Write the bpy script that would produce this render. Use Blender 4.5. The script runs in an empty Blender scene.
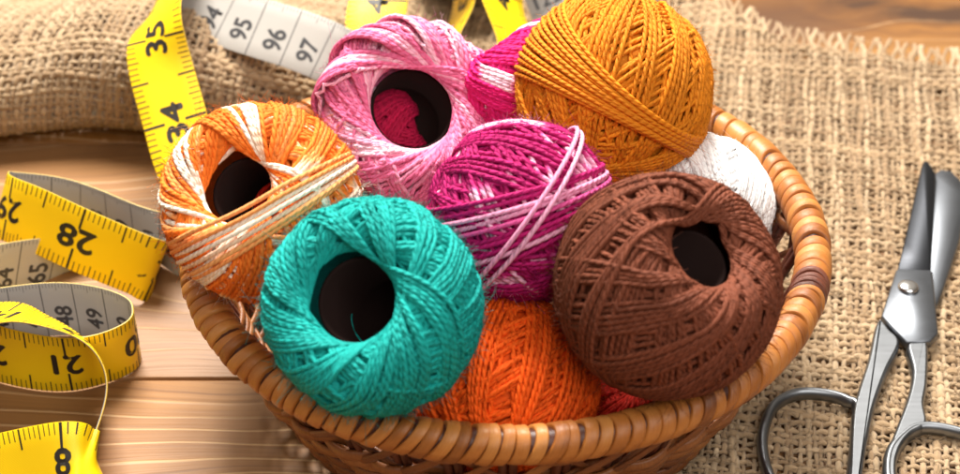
import bpy, math, random
import numpy as np
from mathutils import Vector, Matrix

# ------------------------------------------------------------------ camera, world, lamps
# lengths below are centimetres, S turns them into metres
S = 0.01
PI = math.pi
scene = bpy.context.scene
COL = scene.collection

PITCH = math.radians(38)
CAM = np.array([-0.65, -35.77, 32.92])
cd = bpy.data.cameras.new('camera')
cam = bpy.data.objects.new('camera', cd)
COL.objects.link(cam)
cam.location = CAM * S
cam.rotation_euler = (PI / 2 - PITCH, 0, 0)
cd.lens = 65
cd.sensor_width = 36
cd.clip_start = 0.01
cd.clip_end = 50
cd.dof.use_dof = True
cd.dof.focus_distance = 0.438
cd.dof.aperture_fstop = 16.5
scene.camera = cam

w = bpy.data.worlds.new('World')
scene.world = w
w.use_nodes = True
wb = w.node_tree.nodes['Background']
# a dim room, brighter towards the window side behind the table
wt = w.node_tree
geo = wt.nodes.new('ShaderNodeTexCoord')
dot = wt.nodes.new('ShaderNodeVectorMath')
dot.operation = 'DOT_PRODUCT'
dot.inputs[1].default_value = (-0.35, 0.62, 0.70)
wt.links.new(geo.outputs['Generated'], dot.inputs[0])
wr = wt.nodes.new('ShaderNodeValToRGB')
wr.color_ramp.elements[0].position = 0.05
wr.color_ramp.elements[0].color = (0.10, 0.075, 0.055, 1)
wr.color_ramp.elements[1].position = 0.95
wr.color_ramp.elements[1].color = (0.62, 0.54, 0.44, 1)
wt.links.new(dot.outputs['Value'], wr.inputs[0])
wt.links.new(wr.outputs[0], wb.inputs['Color'])
wb.inputs['Strength'].default_value = 0.95


def area(name, loc, target, size, power, color):
    d = bpy.data.lights.new(name, 'AREA')
    d.shape = 'RECTANGLE'
    d.size, d.size_y = size
    d.energy = power
    d.color = color
    o = bpy.data.objects.new(name, d)
    COL.objects.link(o)
    o.location = loc
    o.rotation_euler = (Vector(target) - Vector(loc)).to_track_quat('-Z', 'Y').to_euler()
    return o


area('window_light', (-0.12, 0.60, 1.0), (0, 0.02, 0.03), (0.50, 0.46), 43, (1.0, 0.945, 0.86))
area('room_fill', (0.3, -0.7, 1.0), (0, 0, 0), (0.9, 0.9), 11.5, (1.0, 0.95, 0.89))  # unseen fill lamp added in front to lift the shaded sides

scene.view_settings.view_transform = 'Standard'
scene.view_settings.look = 'None'
scene.view_settings.exposure = 0
scene.view_settings.gamma = 1

# ------------------------------------------------------------------ helpers


def link(o, parent=None):
    COL.objects.link(o)
    if parent is not None:
        o.parent = parent
    return o


def thing(name, loc, label, cat, group=None):
    o = bpy.data.objects.new(name, None)
    o.empty_display_size = 0.01
    link(o)
    o.location = np.asarray(loc, float) * S
    o['label'] = label
    o['category'] = cat
    if group:
        o['group'] = group
    return o


def mesh(name, V, F, mat, parent=None, uv=None, attrs=None, smooth=True, origin=None):
    """V (n,3) in cm in world space; F (m,k) ints or list of such; uv (loops,2)."""
    V = np.asarray(V, float)
    if not isinstance(F, list):
        F = [F]
    F = [np.asarray(f, np.int32) for f in F if len(f)]
    me = bpy.data.meshes.new(name)
    off = np.zeros(3)
    if parent is not None:
        off = np.array(parent.location) / S
        p = parent.parent
        while p is not None:
            off = off + np.array(p.location) / S
            p = p.parent
    elif origin is not None:
        off = np.asarray(origin, float)
    me.vertices.add(len(V))
    me.vertices.foreach_set('co', ((V - off) * S).astype(np.float32).ravel())
    li = np.concatenate([f.ravel() for f in F])
    tot = np.concatenate([np.full(len(f), f.shape[1], np.int32) for f in F])
    st = np.concatenate([[0], np.cumsum(tot)[:-1]]).astype(np.int32)
    me.loops.add(len(li))
    me.loops.foreach_set('vertex_index', li.astype(np.int32))
    me.polygons.add(len(tot))
    me.polygons.foreach_set('loop_start', st)
    if smooth is True:
        me.polygons.foreach_set('use_smooth', np.ones(len(tot), bool))
    elif smooth is not False:
        me.polygons.foreach_set('use_smooth', np.asarray(smooth, bool))
    if uv is not None:
        l = me.uv_layers.new(name='UVMap')
        l.uv.foreach_set('vector', np.asarray(uv, np.float32).ravel())
    for k, a in (attrs or {}).items():
        at = me.attributes.new(k, 'FLOAT', 'POINT')
        at.data.foreach_set('value', np.asarray(a, np.float32).ravel())
    me.update(calc_edges=True)
    me.validate()
    me.materials.append(mat)
    o = bpy.data.objects.new(name, me)
    link(o, parent)
    if parent is None and origin is not None:
        o.location = np.asarray(origin, float) * S
    return o


def unit(a):
    return a / np.maximum(np.linalg.norm(a, axis=-1, keepdims=True), 1e-9)


class Acc:
    """collects pieces (V, F, uv, attrs) into one mesh"""

    def __init__(self):
        self.V, self.F, self.U, self.A, self.n = [], {}, {}, {}, 0

    def add(self, V, F, uv=None, **attrs):
        F = np.asarray(F)
        k = F.shape[1]
        self.V.append(V)
        self.F.setdefault(k, []).append(F + self.n)
        self.U.setdefault(k, []).append(uv if uv is not None else np.zeros((F.size, 2)))
        for a, v in attrs.items():
            self.A.setdefault(a, []).append(np.broadcast_to(v, (len(V),)))
        self.n += len(V)

    def build(self, name, mat, parent=None, smooth=True, origin=None):
        ks = sorted(self.F)
        return mesh(name, np.concatenate(self.V), [np.concatenate(self.F[k]) for k in ks], mat, parent,
                    np.concatenate([np.concatenate(self.U[k]) for k in ks]),
                    {a: np.concatenate(v) for a, v in self.A.items()}, smooth, origin)


def tubes(P, N, rad, sides, closed=False, flat=1.0, U=None, caps=False):
    """P (n,m,3) centre lines, N (n,m,3) rough normals, rad scalar/(n,m); returns V,F,uv.
    flat scales the section along N."""
    n, m, _ = P.shape
    if closed:
        T = np.roll(P, -1, 1) - np.roll(P, 1, 1)
    else:
        T = np.gradient(P, axis=1)
    T = unit(T)
    N = unit(N - (N * T).sum(-1, keepdims=True) * T)
    B = np.cross(T, N)
    ph = np.arange(sides) / sides * 2 * PI
    rad = np.broadcast_to(np.asarray(rad, float), (n, m))[..., None, None]
    V = P[:, :, None] + rad * (flat * np.cos(ph)[None, None, :, None] * N[:, :, None] + np.sin(ph)[None, None, :, None] * B[:, :, None])
    if U is None:
        d = np.linalg.norm(np.diff(P, axis=1), axis=-1)
        U = np.concatenate([np.zeros((n, 1)), np.cumsum(d, 1)], 1)
        tail = U[:, -1:] + np.linalg.norm(P[:, :1] - P[:, -1:], axis=-1)
    else:
        tail = U[:, -1:] + (U[:, -1:] - U[:, -2:-1])
    U1 = np.concatenate([U, tail], 1)
    mm = m if closed else m - 1
    i = np.arange(n)[:, None, None] * m * sides
    j = np.arange(mm)[None, :, None]
    k = np.arange(sides)[None, None, :]
    j2 = (j + 1) % m
    k2 = (k + 1) % sides
    F = np.stack(np.broadcast_arrays(i + j * sides + k, i + j * sides + k2, i + j2 * sides + k2, i + j2 * sides + k), -1).reshape(-1, 4)
    ua = np.broadcast_to(U1[:, :mm, None], (n, mm, sides))
    ub = np.broadcast_to(U1[:, 1:mm + 1, None], (n, mm, sides))
    va = np.broadcast_to(k / sides, (n, mm, sides))
    vb = np.broadcast_to((k + 1) / sides, (n, mm, sides))
    uv = np.stack([np.stack([ua, va], -1), np.stack([ua, vb], -1), np.stack([ub, vb], -1), np.stack([ub, va], -1)], -2).reshape(-1, 2)
    return V.reshape(-1, 3), F, uv


def spline(P, n):
    """Catmull-Rom through rows of P -> n samples evenly spread over the parameter"""
    P = np.asarray(P, float)
    Q = np.vstack([2 * P[0] - P[1], P, 2 * P[-1] - P[-2]])
    t = np.linspace(0, len(P) - 1 - 1e-9, n)
    i = t.astype(int)
    f = (t - i)[:, None]
    a, b, c, d = Q[i], Q[i + 1], Q[i + 2], Q[i + 3]
    return 0.5 * (2 * b + (c - a) * f + (2 * a - 5 * b + 4 * c - d) * f ** 2 + (3 * b - a - 3 * c + d) * f ** 3)


def curve_tube(pts, rad, sides=8, n=None, flat=1.0, up=(0, 0, 1), closed=False, taper=None):
    n = n or len(pts) * 6
    if closed:
        P = np.asarray(pts, float)
        Q = spline(np.vstack([P[-2:], P, P[:2]]), (len(P) + 3) * 12 + 1)[24:24 + len(P) * 12]
        P = Q
    else:
        P = spline(pts, n)
    r = rad if taper is None else rad * np.interp(np.linspace(0, 1, len(P)), np.linspace(0, 1, len(taper)), taper)
    N = np.broadcast_to(np.asarray(up, float), P.shape)
    V, F, uv = tubes(P[None], N[None], r, sides, closed, flat)
    return V, F, uv, len(P)


def capped_tube(acc, pts, rad, sides=8, n=None, flat=1.0, up=(0, 0, 1), taper=None, **attrs):
    V, F, uv, m = curve_tube(pts, rad, sides, n, flat, up, False, taper)
    b = acc.n
    acc.add(V, F, uv, **attrs)
    acc.F.setdefault(sides, [])
    c = np.array([list(range(sides))[::-1], list(range((m - 1) * sides, m * sides))]) + b
    acc.F[sides].append(c)
    acc.U.setdefault(sides, []).append(np.zeros((2 * sides, 2)))


def smoothstep(a, b, x):
    t = np.clip((x - a) / (b - a), 0, 1)
    return t * t * (3 - 2 * t)


# ------------------------------------------------------------------ materials


class NT:
    def __init__(self, name):
        self.m = bpy.data.materials.new(name)
        self.m.use_nodes = True
        self.t = self.m.node_tree
        self.b = self.t.nodes['Principled BSDF']

    def n(self, typ, **kw):
        x = self.t.nodes.new(typ)
        for k, v in kw.items():
            if k.startswith('i_'):
                key = k[2:]
                key = int(key) if key.isdigit() else key.replace('_', ' ')
                self.put(x.inputs[key], v)
            else:
                setattr(x, k, v)
        return x

    def put(self, sock, v):
        if isinstance(v, bpy.types.NodeSocket):
            self.t.links.new(v, sock)
        elif isinstance(v, tuple) and len(v) == 3 and sock.type == 'RGBA':
            sock.default_value = (*v, 1)
        else:
            sock.default_value = v

    def set(self, **kw):
        for k, v in kw.items():
            self.put(self.b.inputs[k.replace('_', ' ')], v)

    def math(self, op, a, b=0.0, c=0.0):
        x = self.n('ShaderNodeMath', operation=op)
        self.put(x.inputs[0], a)
        self.put(x.inputs[1], b)
        self.put(x.inputs[2], c)
        return x.outputs[0]

    def mix(self, f, a, b, blend='MIX'):
        x = self.n('ShaderNodeMix', data_type='RGBA', blend_type=blend)
        self.put(x.inputs[0], f)
        self.put(x.inputs[6], a)
        self.put(x.inputs[7], b)
        return x.outputs[2]

    def ramp(self, f, stops):
        x = self.n('ShaderNodeValToRGB')
        self.put(x.inputs[0], f)
        e = x.color_ramp.elements
        while len(e) < len(stops):
            e.new(0.5)
        for q, (p, c) in zip(e, stops):
            q.position = p
            q.color = (*c, 1) if len(c) == 3 else c
        return x.outputs[0]

    def noise(self, vec, scale, detail=3, rough=0.6, dist=0.0):
        x = self.n('ShaderNodeTexNoise')
        if vec is not None:
            self.put(x.inputs['Vector'], vec)
        x.inputs['Scale'].default_value = scale
        x.inputs['Detail'].default_value = detail
        x.inputs['Roughness'].default_value = rough
        x.inputs['Distortion'].default_value = dist
        return x.outputs[0]

    def attr(self, name):
        return self.n('ShaderNodeAttribute', attribute_name=name).outputs['Fac']

    def obj(self):
        return self.n('ShaderNodeTexCoord').outputs['Object']

    def uv(self):
        return self.n('ShaderNodeTexCoord').outputs['UV']

    def mapping(self, vec, scale=(1, 1, 1), rot=(0, 0, 0), loc=(0, 0, 0)):
        x = self.n('ShaderNodeMapping')
        self.put(x.inputs['Vector'], vec)
        x.inputs['Scale'].default_value = scale
        x.inputs['Rotation'].default_value = rot
        x.inputs['Location'].default_value = loc
        return x.outputs[0]

    def bump(self, h, dist, strength=1.0, normal=None):
        x = self.n('ShaderNodeBump')
        x.inputs['Strength'].default_value = strength
        x.inputs['Distance'].default_value = dist
        self.put(x.inputs['Height'], h)
        if normal is not None:
            self.put(x.inputs['Normal'], normal)
        self.put(self.b.inputs['Normal'], x.outputs[0])
        return x.outputs[0]


def yarn_mat(name, ca, cb=None, cc=None):
    """cotton yarn: dye attribute blends the dyed colours, 'tone' varies thread by thread"""
    q = NT(name)
    if cb is None:
        col = ca
    else:
        stops = [(0.0, ca), (0.45, ca), (0.75, cc or cb), (1.0, cb)]
        col = q.ramp(q.attr('dye'), stops)
    vec = q.obj()
    n1 = q.noise(vec, 1400, 2)
    hs = q.n('ShaderNodeHueSaturation')
    q.put(hs.inputs['Color'], col)
    v = q.math('MULTIPLY_ADD', n1, 0.30, 0.85)
    v = q.math('ADD', v, q.math('MULTIPLY', q.attr('tone'), 0.16))
    q.put(hs.inputs['Value'], v)
    q.set(Base_Color=hs.outputs[0], Roughness=0.72, Sheen_Weight=0.10, Sheen_Roughness=0.5)
    q.put(q.b.inputs['Sheen Tint'], col)
    q.b.inputs['Specular IOR Level'].default_value = 0.22
    sp = q.n('ShaderNodeSeparateXYZ')
    q.put(sp.inputs[0], q.uv())
    ang = q.math('ADD', q.math('MULTIPLY', sp.outputs[0], 2 * PI / 0.22), q.math('MULTIPLY', sp.outputs[1], 4 * PI))
    h = q.math('ABSOLUTE', q.math('SINE', q.math('MULTIPLY', ang, 0.5)))
    h = q.math('ADD', h, q.math('MULTIPLY', q.noise(vec, 5000, 2), 0.35))
    q.bump(h, 0.00028, 0.9)
    return q.m


def plain(name, col, rough=0.5, metal=0.0, spec=0.5, coat=0.0):
    q = NT(name)
    q.set(Base_Color=col, Roughness=rough, Metallic=metal, Coat_Weight=coat)
    q.b.inputs['Specular IOR Level'].default_value = spec
    return q.m


def cane_mat(name, dark, mid, light):
    q = NT(name)
    uv = q.uv()
    n1 = q.noise(q.mapping(uv, (26, 1.2, 1)), 1.0, 4, 0.7)
    n2 = q.noise(q.mapping(uv, (1.1, 0.7, 1)), 1.0, 2)
    n3 = q.noise(q.obj(), 90, 3)
    f = q.math('ADD', q.math('MULTIPLY', n1, 0.45), q.math('MULTIPLY', q.attr('tone'), 0.55))
    f = q.math('ADD', f, q.math('MULTIPLY_ADD', n3, 0.5, -0.25))
    col = q.ramp(f, [(0.12, dark), (0.5, mid), (0.9, light)])
    q.set(Base_Color=col, Roughness=q.math('MULTIPLY_ADD', n2, 0.25, 0.30), Coat_Weight=0.10, Coat_Roughness=0.25)
    h = q.math('ADD', n1, q.math('MULTIPLY', n3, 0.4))
    q.bump(h, 0.0005, 0.5)
    return q.m


M_RIM = cane_mat('honey_cane', (0.13, 0.034, 0.007), (0.41, 0.140, 0.026), (0.62, 0.28, 0.072))
M_WEAVE = cane_mat('weave_cane', (0.05, 0.014, 0.006), (0.22, 0.070, 0.019), (0.46, 0.19, 0.052))
M_DARKCANE = cane_mat('red_brown_cane', (0.035, 0.010, 0.006), (0.10, 0.026, 0.013), (0.20, 0.055, 0.026))


def wood_mat():
    q = NT('table_wood')
    vec = q.obj()
    tone = q.attr('tone')
    off = q.n('ShaderNodeCombineXYZ')
    q.put(off.inputs[0], q.math('MULTIPLY', tone, 3.7))
    q.put(off.inputs[1], q.math('MULTIPLY', tone, 1.3))
    ad = q.n('ShaderNodeVectorMath', operation='ADD')
    q.put(ad.inputs[0], vec)
    q.put(ad.inputs[1], off.outputs[0])
    v = ad.outputs[0]
    # slow warp of the grain and a few knots
    warp = q.noise(q.mapping(v, (7, 16, 1)), 1.0, 2)
    vo = q.n('ShaderNodeTexVoronoi', feature='F1')
    q.put(vo.inputs['Vector'], q.mapping(v, (6.0, 12.0, 1), loc=(0.25, 0.1, 0)))
    vo.inputs['Scale'].default_value = 1.0
    knot = q.math('SUBTRACT', 1.0, q.n('ShaderNodeMapRange', interpolation_type='SMOOTHSTEP', i_0=vo.outputs['Distance'], i_1=0.02, i_2=0.30).outputs[0])
    sp = q.n('ShaderNodeSeparateXYZ')
    q.put(sp.inputs[0], v)
    y = q.math('ADD', sp.outputs[1], q.math('MULTIPLY', warp, 0.03))
    y = q.math('ADD', y, q.math('MULTIPLY', knot, 0.022))
    def grainy(fx, fy, detail, rough):
        cb = q.n('ShaderNodeCombineXYZ')
        q.put(cb.inputs[0], q.math('MULTIPLY', sp.outputs[0], fx))
        q.put(cb.inputs[1], q.math('MULTIPLY', y, fy))
        return q.noise(cb.outputs[0], 1.0, detail, rough)
    broad = grainy(1.6, 38.0, 3, 0.5)
    grain = grainy(1.3, 62.0, 1, 0.4)
    fine = grainy(11, 700.0, 4, 0.65)

    def streaks(freq, thick, keep, seed):
        """thin lines along the board, one per cell across it, each with its own place, strength and breaks"""
        tt = q.math('MULTIPLY_ADD', y, freq, seed)
        cid = q.math('FLOOR', tt)
        wn = q.n('ShaderNodeTexWhiteNoise', noise_dimensions='1D')
        q.put(wn.inputs['W'], cid)
        rnd = wn.outputs['Value']
        wig = q.n('ShaderNodeCombineXYZ')
        q.put(wig.inputs[0], q.math('MULTIPLY', sp.outputs[0], 16.0))
        q.put(wig.inputs[1], q.math('MULTIPLY', cid, 3.1))
        wn2 = q.noise(wig.outputs[0], 1.0, 3, 0.6)
        pos = q.math('ADD', q.math('MULTIPLY_ADD', rnd, 0.4, 0.3), q.math('MULTIPLY_ADD', wn2, 0.36, -.18))
        d = q.math('ABSOLUTE', q.math('SUBTRACT', q.math('FRACT', tt), pos))
        m = q.n('ShaderNodeMapRange', interpolation_type='SMOOTHSTEP', i_0=d, i_1=thick, i_2=thick * .35).outputs[0]
        wig2 = q.n('ShaderNodeCombineXYZ')
        q.put(wig2.inputs[0], q.math('MULTIPLY', sp.outputs[0], 9.0))
        q.put(wig2.inputs[1], q.math('MULTIPLY_ADD', cid, 5.3, 17.0))
        al = q.n('ShaderNodeMapRange', i_0=q.noise(wig2.outputs[0], 1.0, 2), i_1=.38, i_2=.56).outputs[0]
        on = q.math('GREATER_THAN', q.math('FRACT', q.math('MULTIPLY', rnd, 7.31)), 1 - keep)
        return q.math('MULTIPLY', q.math('MULTIPLY', m, al), on)
    line = streaks(150.0, .10, .85, 0.0)
    darkline = streaks(95.0, .06, .8, 0.37)
    thin = streaks(420.0, .22, .6, 0.71)
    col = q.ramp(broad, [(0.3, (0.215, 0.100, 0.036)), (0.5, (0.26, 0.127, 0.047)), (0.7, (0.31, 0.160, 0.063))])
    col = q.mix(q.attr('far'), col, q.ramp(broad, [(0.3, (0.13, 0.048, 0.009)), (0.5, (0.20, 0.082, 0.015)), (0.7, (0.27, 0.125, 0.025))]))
    col = q.mix(q.math('MULTIPLY', line, 0.75), col, (0.50, 0.32, 0.165))
    col = q.mix(q.math('MULTIPLY', darkline, 0.6), col, (0.12, 0.050, 0.018))
    col = q.mix(q.math('MULTIPLY', thin, 0.35), col, (0.15, 0.066, 0.025))
    pore = q.n('ShaderNodeMapRange', interpolation_type='SMOOTHSTEP', i_0=fine, i_1=.50, i_2=.68).outputs[0]
    col = q.mix(q.math('MULTIPLY', pore, 0.6), col, (0.13, 0.058, 0.022))
    for kx, ky, sx, sy in ((.133, .2065, 55, 120), (.160, .1975, 38, 110), (.02, .235, 40, 120)):
        sv = q.n('ShaderNodeVectorMath', operation='LENGTH')
        q.put(sv.inputs[0], q.mapping(vec, (sx, sy, 0), loc=(-kx * sx, -ky * sy, 0)))
        dd = q.math('ADD', sv.outputs['Value'], q.math('MULTIPLY_ADD', q.noise(vec, 60, 3), 1.2, -.6))
        spot = q.n('ShaderNodeMapRange', interpolation_type='SMOOTHSTEP', i_0=dd, i_1=1.0, i_2=0.35).outputs[0]
        ring = q.math('MULTIPLY', q.math('MULTIPLY_ADD', q.math('SINE', q.math('MULTIPLY', dd, 9.0)), 0.5, 0.5), q.n('ShaderNodeMapRange', interpolation_type='SMOOTHSTEP', i_0=dd, i_1=3.0, i_2=1.0).outputs[0])
        col = q.mix(q.math('MULTIPLY', ring, 0.55), col, (0.11, 0.042, 0.010))
        col = q.mix(q.math('MULTIPLY', spot, 0.9), col, (0.035, 0.014, 0.006))
    col = q.mix(q.math('MULTIPLY', knot, 0.8), col, (0.06, 0.024, 0.010))
    q.set(Base_Color=col, Roughness=0.5)
    q.b.inputs['Specular IOR Level'].default_value = 0.4
    h = q.math('ADD', q.math('MULTIPLY', line, 0.5), q.math('MULTIPLY', fine, 0.5))
    q.bump(h, 0.0007, 0.5)
    return q.m


def burlap_mat():
    q = NT('jute')
    vec = q.obj()
    n1 = q.noise(q.mapping(q.uv(), (3, 3, 1)), 1.0, 4, 0.7)
    f = q.math('ADD', q.math('MULTIPLY', n1, 0.55), q.math('MULTIPLY', q.attr('tone'), 0.5))
    col = q.ramp(f, [(0.15, (0.27, 0.168, 0.088)), (0.5, (0.40, 0.275, 0.158)), (0.85, (0.51, 0.375, 0.235))])
    q.set(Base_Color=col, Roughness=0.85, Sheen_Weight=0.15)
    q.b.inputs['Specular IOR Level'].default_value = 0.2
    q.bump(q.noise(q.mapping(q.uv(), (2, 12, 1)), 1.5, 3, 0.7), 0.0006, 0.8)
    return q.m


def tape_mat(name, col, rough=0.38):
    q = NT(name)
    # coated glass-fibre ribbon: a faint cross weave
    sp = q.n('ShaderNodeSeparateXYZ')
    q.put(sp.inputs[0], q.uv())
    a = q.math('SINE', q.math('MULTIPLY', sp.outputs[0], 2 * PI / 0.07))
    b = q.math('SINE', q.math('MULTIPLY', sp.outputs[1], 2 * PI / 0.07))
    h = q.math('MULTIPLY', a, b)
    n = q.noise(q.obj(), 60, 3)
    q.set(Base_Color=q.mix(q.math('MULTIPLY', n, 0.25), col, tuple(c * 0.8 for c in col)), Roughness=rough)
    q.b.inputs['Specular IOR Level'].default_value = 0.35
    q.bump(h, 0.00006, 0.35)
    return q.m


def steel_mat(name, col, rough):
    q = NT(name)
    v = q.mapping(q.obj(), (60, 1400, 60), rot=(0, 0, math.radians(-15)))
    n = q.noise(v, 1.0, 3)
    n2 = q.noise(q.obj(), 120, 3)
    q.set(Base_Color=col, Metallic=1.0, Roughness=q.math('ADD', q.math('MULTIPLY_ADD', n, 0.16, rough - 0.08), q.math('MULTIPLY', n2, 0.08)))
    q.bump(n, 0.00005, 0.3)
    return q.m


M_WOOD = wood_mat()
M_JUTE = burlap_mat()
M_YELLOW = tape_mat('tape_yellow', (0.92, 0.61, 0.006))
M_WHITE = tape_mat('tape_white', (0.45, 0.435, 0.41))
M_INK = plain('tape_ink', (0.018, 0.013, 0.010), 0.5)
M_INKGREY = plain('tape_grey_ink', (0.05, 0.05, 0.055), 0.5)
M_STEEL = steel_mat('brushed_steel', (0.26, 0.275, 0.30), 0.38)
M_GRIP = steel_mat('worn_steel', (0.21, 0.222, 0.24), 0.34)
M_PLATE = steel_mat('dull_steel', (0.165, 0.178, 0.20), 0.40)
M_BLADE = steel_mat('dark_reflection_steel', (0.045, 0.048, 0.055), 0.42)  # steel coloured dark to stand for dark surroundings mirrored in the blade
M_SCREW = steel_mat('polished_steel', (0.75, 0.76, 0.78), 0.16)
M_CORE = plain('shade_dark_card', (0.016, 0.008, 0.007), 0.9, spec=.1)  # card made near-black, shade inside the holes put into its colour

# ------------------------------------------------------------------ table


def build_table():
    acc = Acc()
    rng = np.random.default_rng(3)
    x0, x1 = -60, 60
    ys = [-44, -33, -22, -11.2, -0.05, 11.4, 22.4, 33, 44, 55]
    for a, b in zip(ys[:-1], ys[1:]):
        g, bv, dz = 0.045, 0.05, rng.uniform(-0.03, 0)
        a2, b2 = a + g, b - g
        prof = np.array([(a2, -2.2), (a2, dz - bv), (a2 + bv * .4, dz - bv * .3), (a2 + bv, dz), (b2 - bv, dz), (b2 - bv * .4, dz - bv * .3), (b2, dz - bv), (b2, -2.2)])
        n = len(prof)
        V = np.array([(x, y, z) for x in (x0, x1) for y, z in prof])
        F = np.array([(i, i + n, i + 1 + n, i + 1) for i in range(n - 1)])
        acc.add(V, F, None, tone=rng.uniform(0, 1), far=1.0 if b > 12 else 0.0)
    o = acc.build('wooden_table_top', M_WOOD, smooth=False)
    o['kind'] = 'structure'
    b = mesh('floor_below', [(-300, -300, -70), (300, -300, -70), (300, 300, -70), (-300, 300, -70)], np.array([(0, 1, 2, 3)]), plain('floor_brown', (0.12, 0.08, 0.05), 0.7), smooth=False)
    b['kind'] = 'structure'


build_table()

# ------------------------------------------------------------------ burlap cloth

CROSS_Q = np.array([-0.6, 0, .7, 1.5, 2.4, 3.4, 4.6, 6.2, 8.2, 10.5, 13, 16, 30])
CROSS_Y = np.array([2.6, 2.0, 1.3, .65, .15, .25, 1.0, 2.5, 4.4, 6.4, 8.5, 11, 25])
CROSS_Z = np.array([.12, .12, .18, .6, 1.4, 2.45, 3.3, 3.7, 3.3, 2.4, 1.4, .7, .2])
FOLD_Y = 9.8


def cr(xq, xp, yp):
    """smooth (monotone-ish) interpolation by averaging shifted linear ones"""
    return sum(np.interp(xq + o, xp, yp) for o in (-.5, -.3, -.1, .1, .3, .5)) / 6


def cloth(x, y):
    """flat cloth coordinates -> position (n..,3): flat on the right, a thick roll at the left back"""
    q = y - FOLD_Y
    g = 1 - smoothstep(-6.5, -1.0, x)
    amp = 1.0 + 0.10 * np.sin(x * 0.55 + 1.0) - 0.10 * smoothstep(-13, -19, x) - 0.15 * smoothstep(-11, -7, x)
    by = FOLD_Y + 0.9 + cr(q, CROSS_Q, CROSS_Y) + 0.25 * np.sin(x * .8)
    bz = cr(q, CROSS_Q, CROSS_Z) * amp
    wr = 0.10 * np.sin(0.9 * x + 0.5 * y) * np.sin(0.6 * y - 0.35 * x + 1) + 0.05 * np.sin(1.9 * x - 1.1 * y)
    fz = 0.16 + np.maximum(wr, -0.1) * 0.8 * smoothstep(5, 9, np.hypot(x, y))
    lift = 0.35 * smoothstep(14.5, 17, y + 0.25 * (x - 12)) * smoothstep(6, 9, x)
    z = g * (bz + 0.5 * wr * smoothstep(1, 4, q)) + (1 - g) * (fz + lift)
    yy = g * by + (1 - g) * y
    return np.stack([x, yy, np.maximum(z, 0.10)], -1)


def inside(poly, X, Y):
    c = np.zeros(X.shape, bool)
    n = len(poly)
    for i in range(n):
        x1, y1 = poly[i]
        x2, y2 = poly[(i + 1) % n]
        k = ((y1 > Y) != (y2 > Y)) & (X < (x2 - x1) * (Y - y1) / (y2 - y1 + 1e-12) + x1)
        c ^= k
    return c


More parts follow.
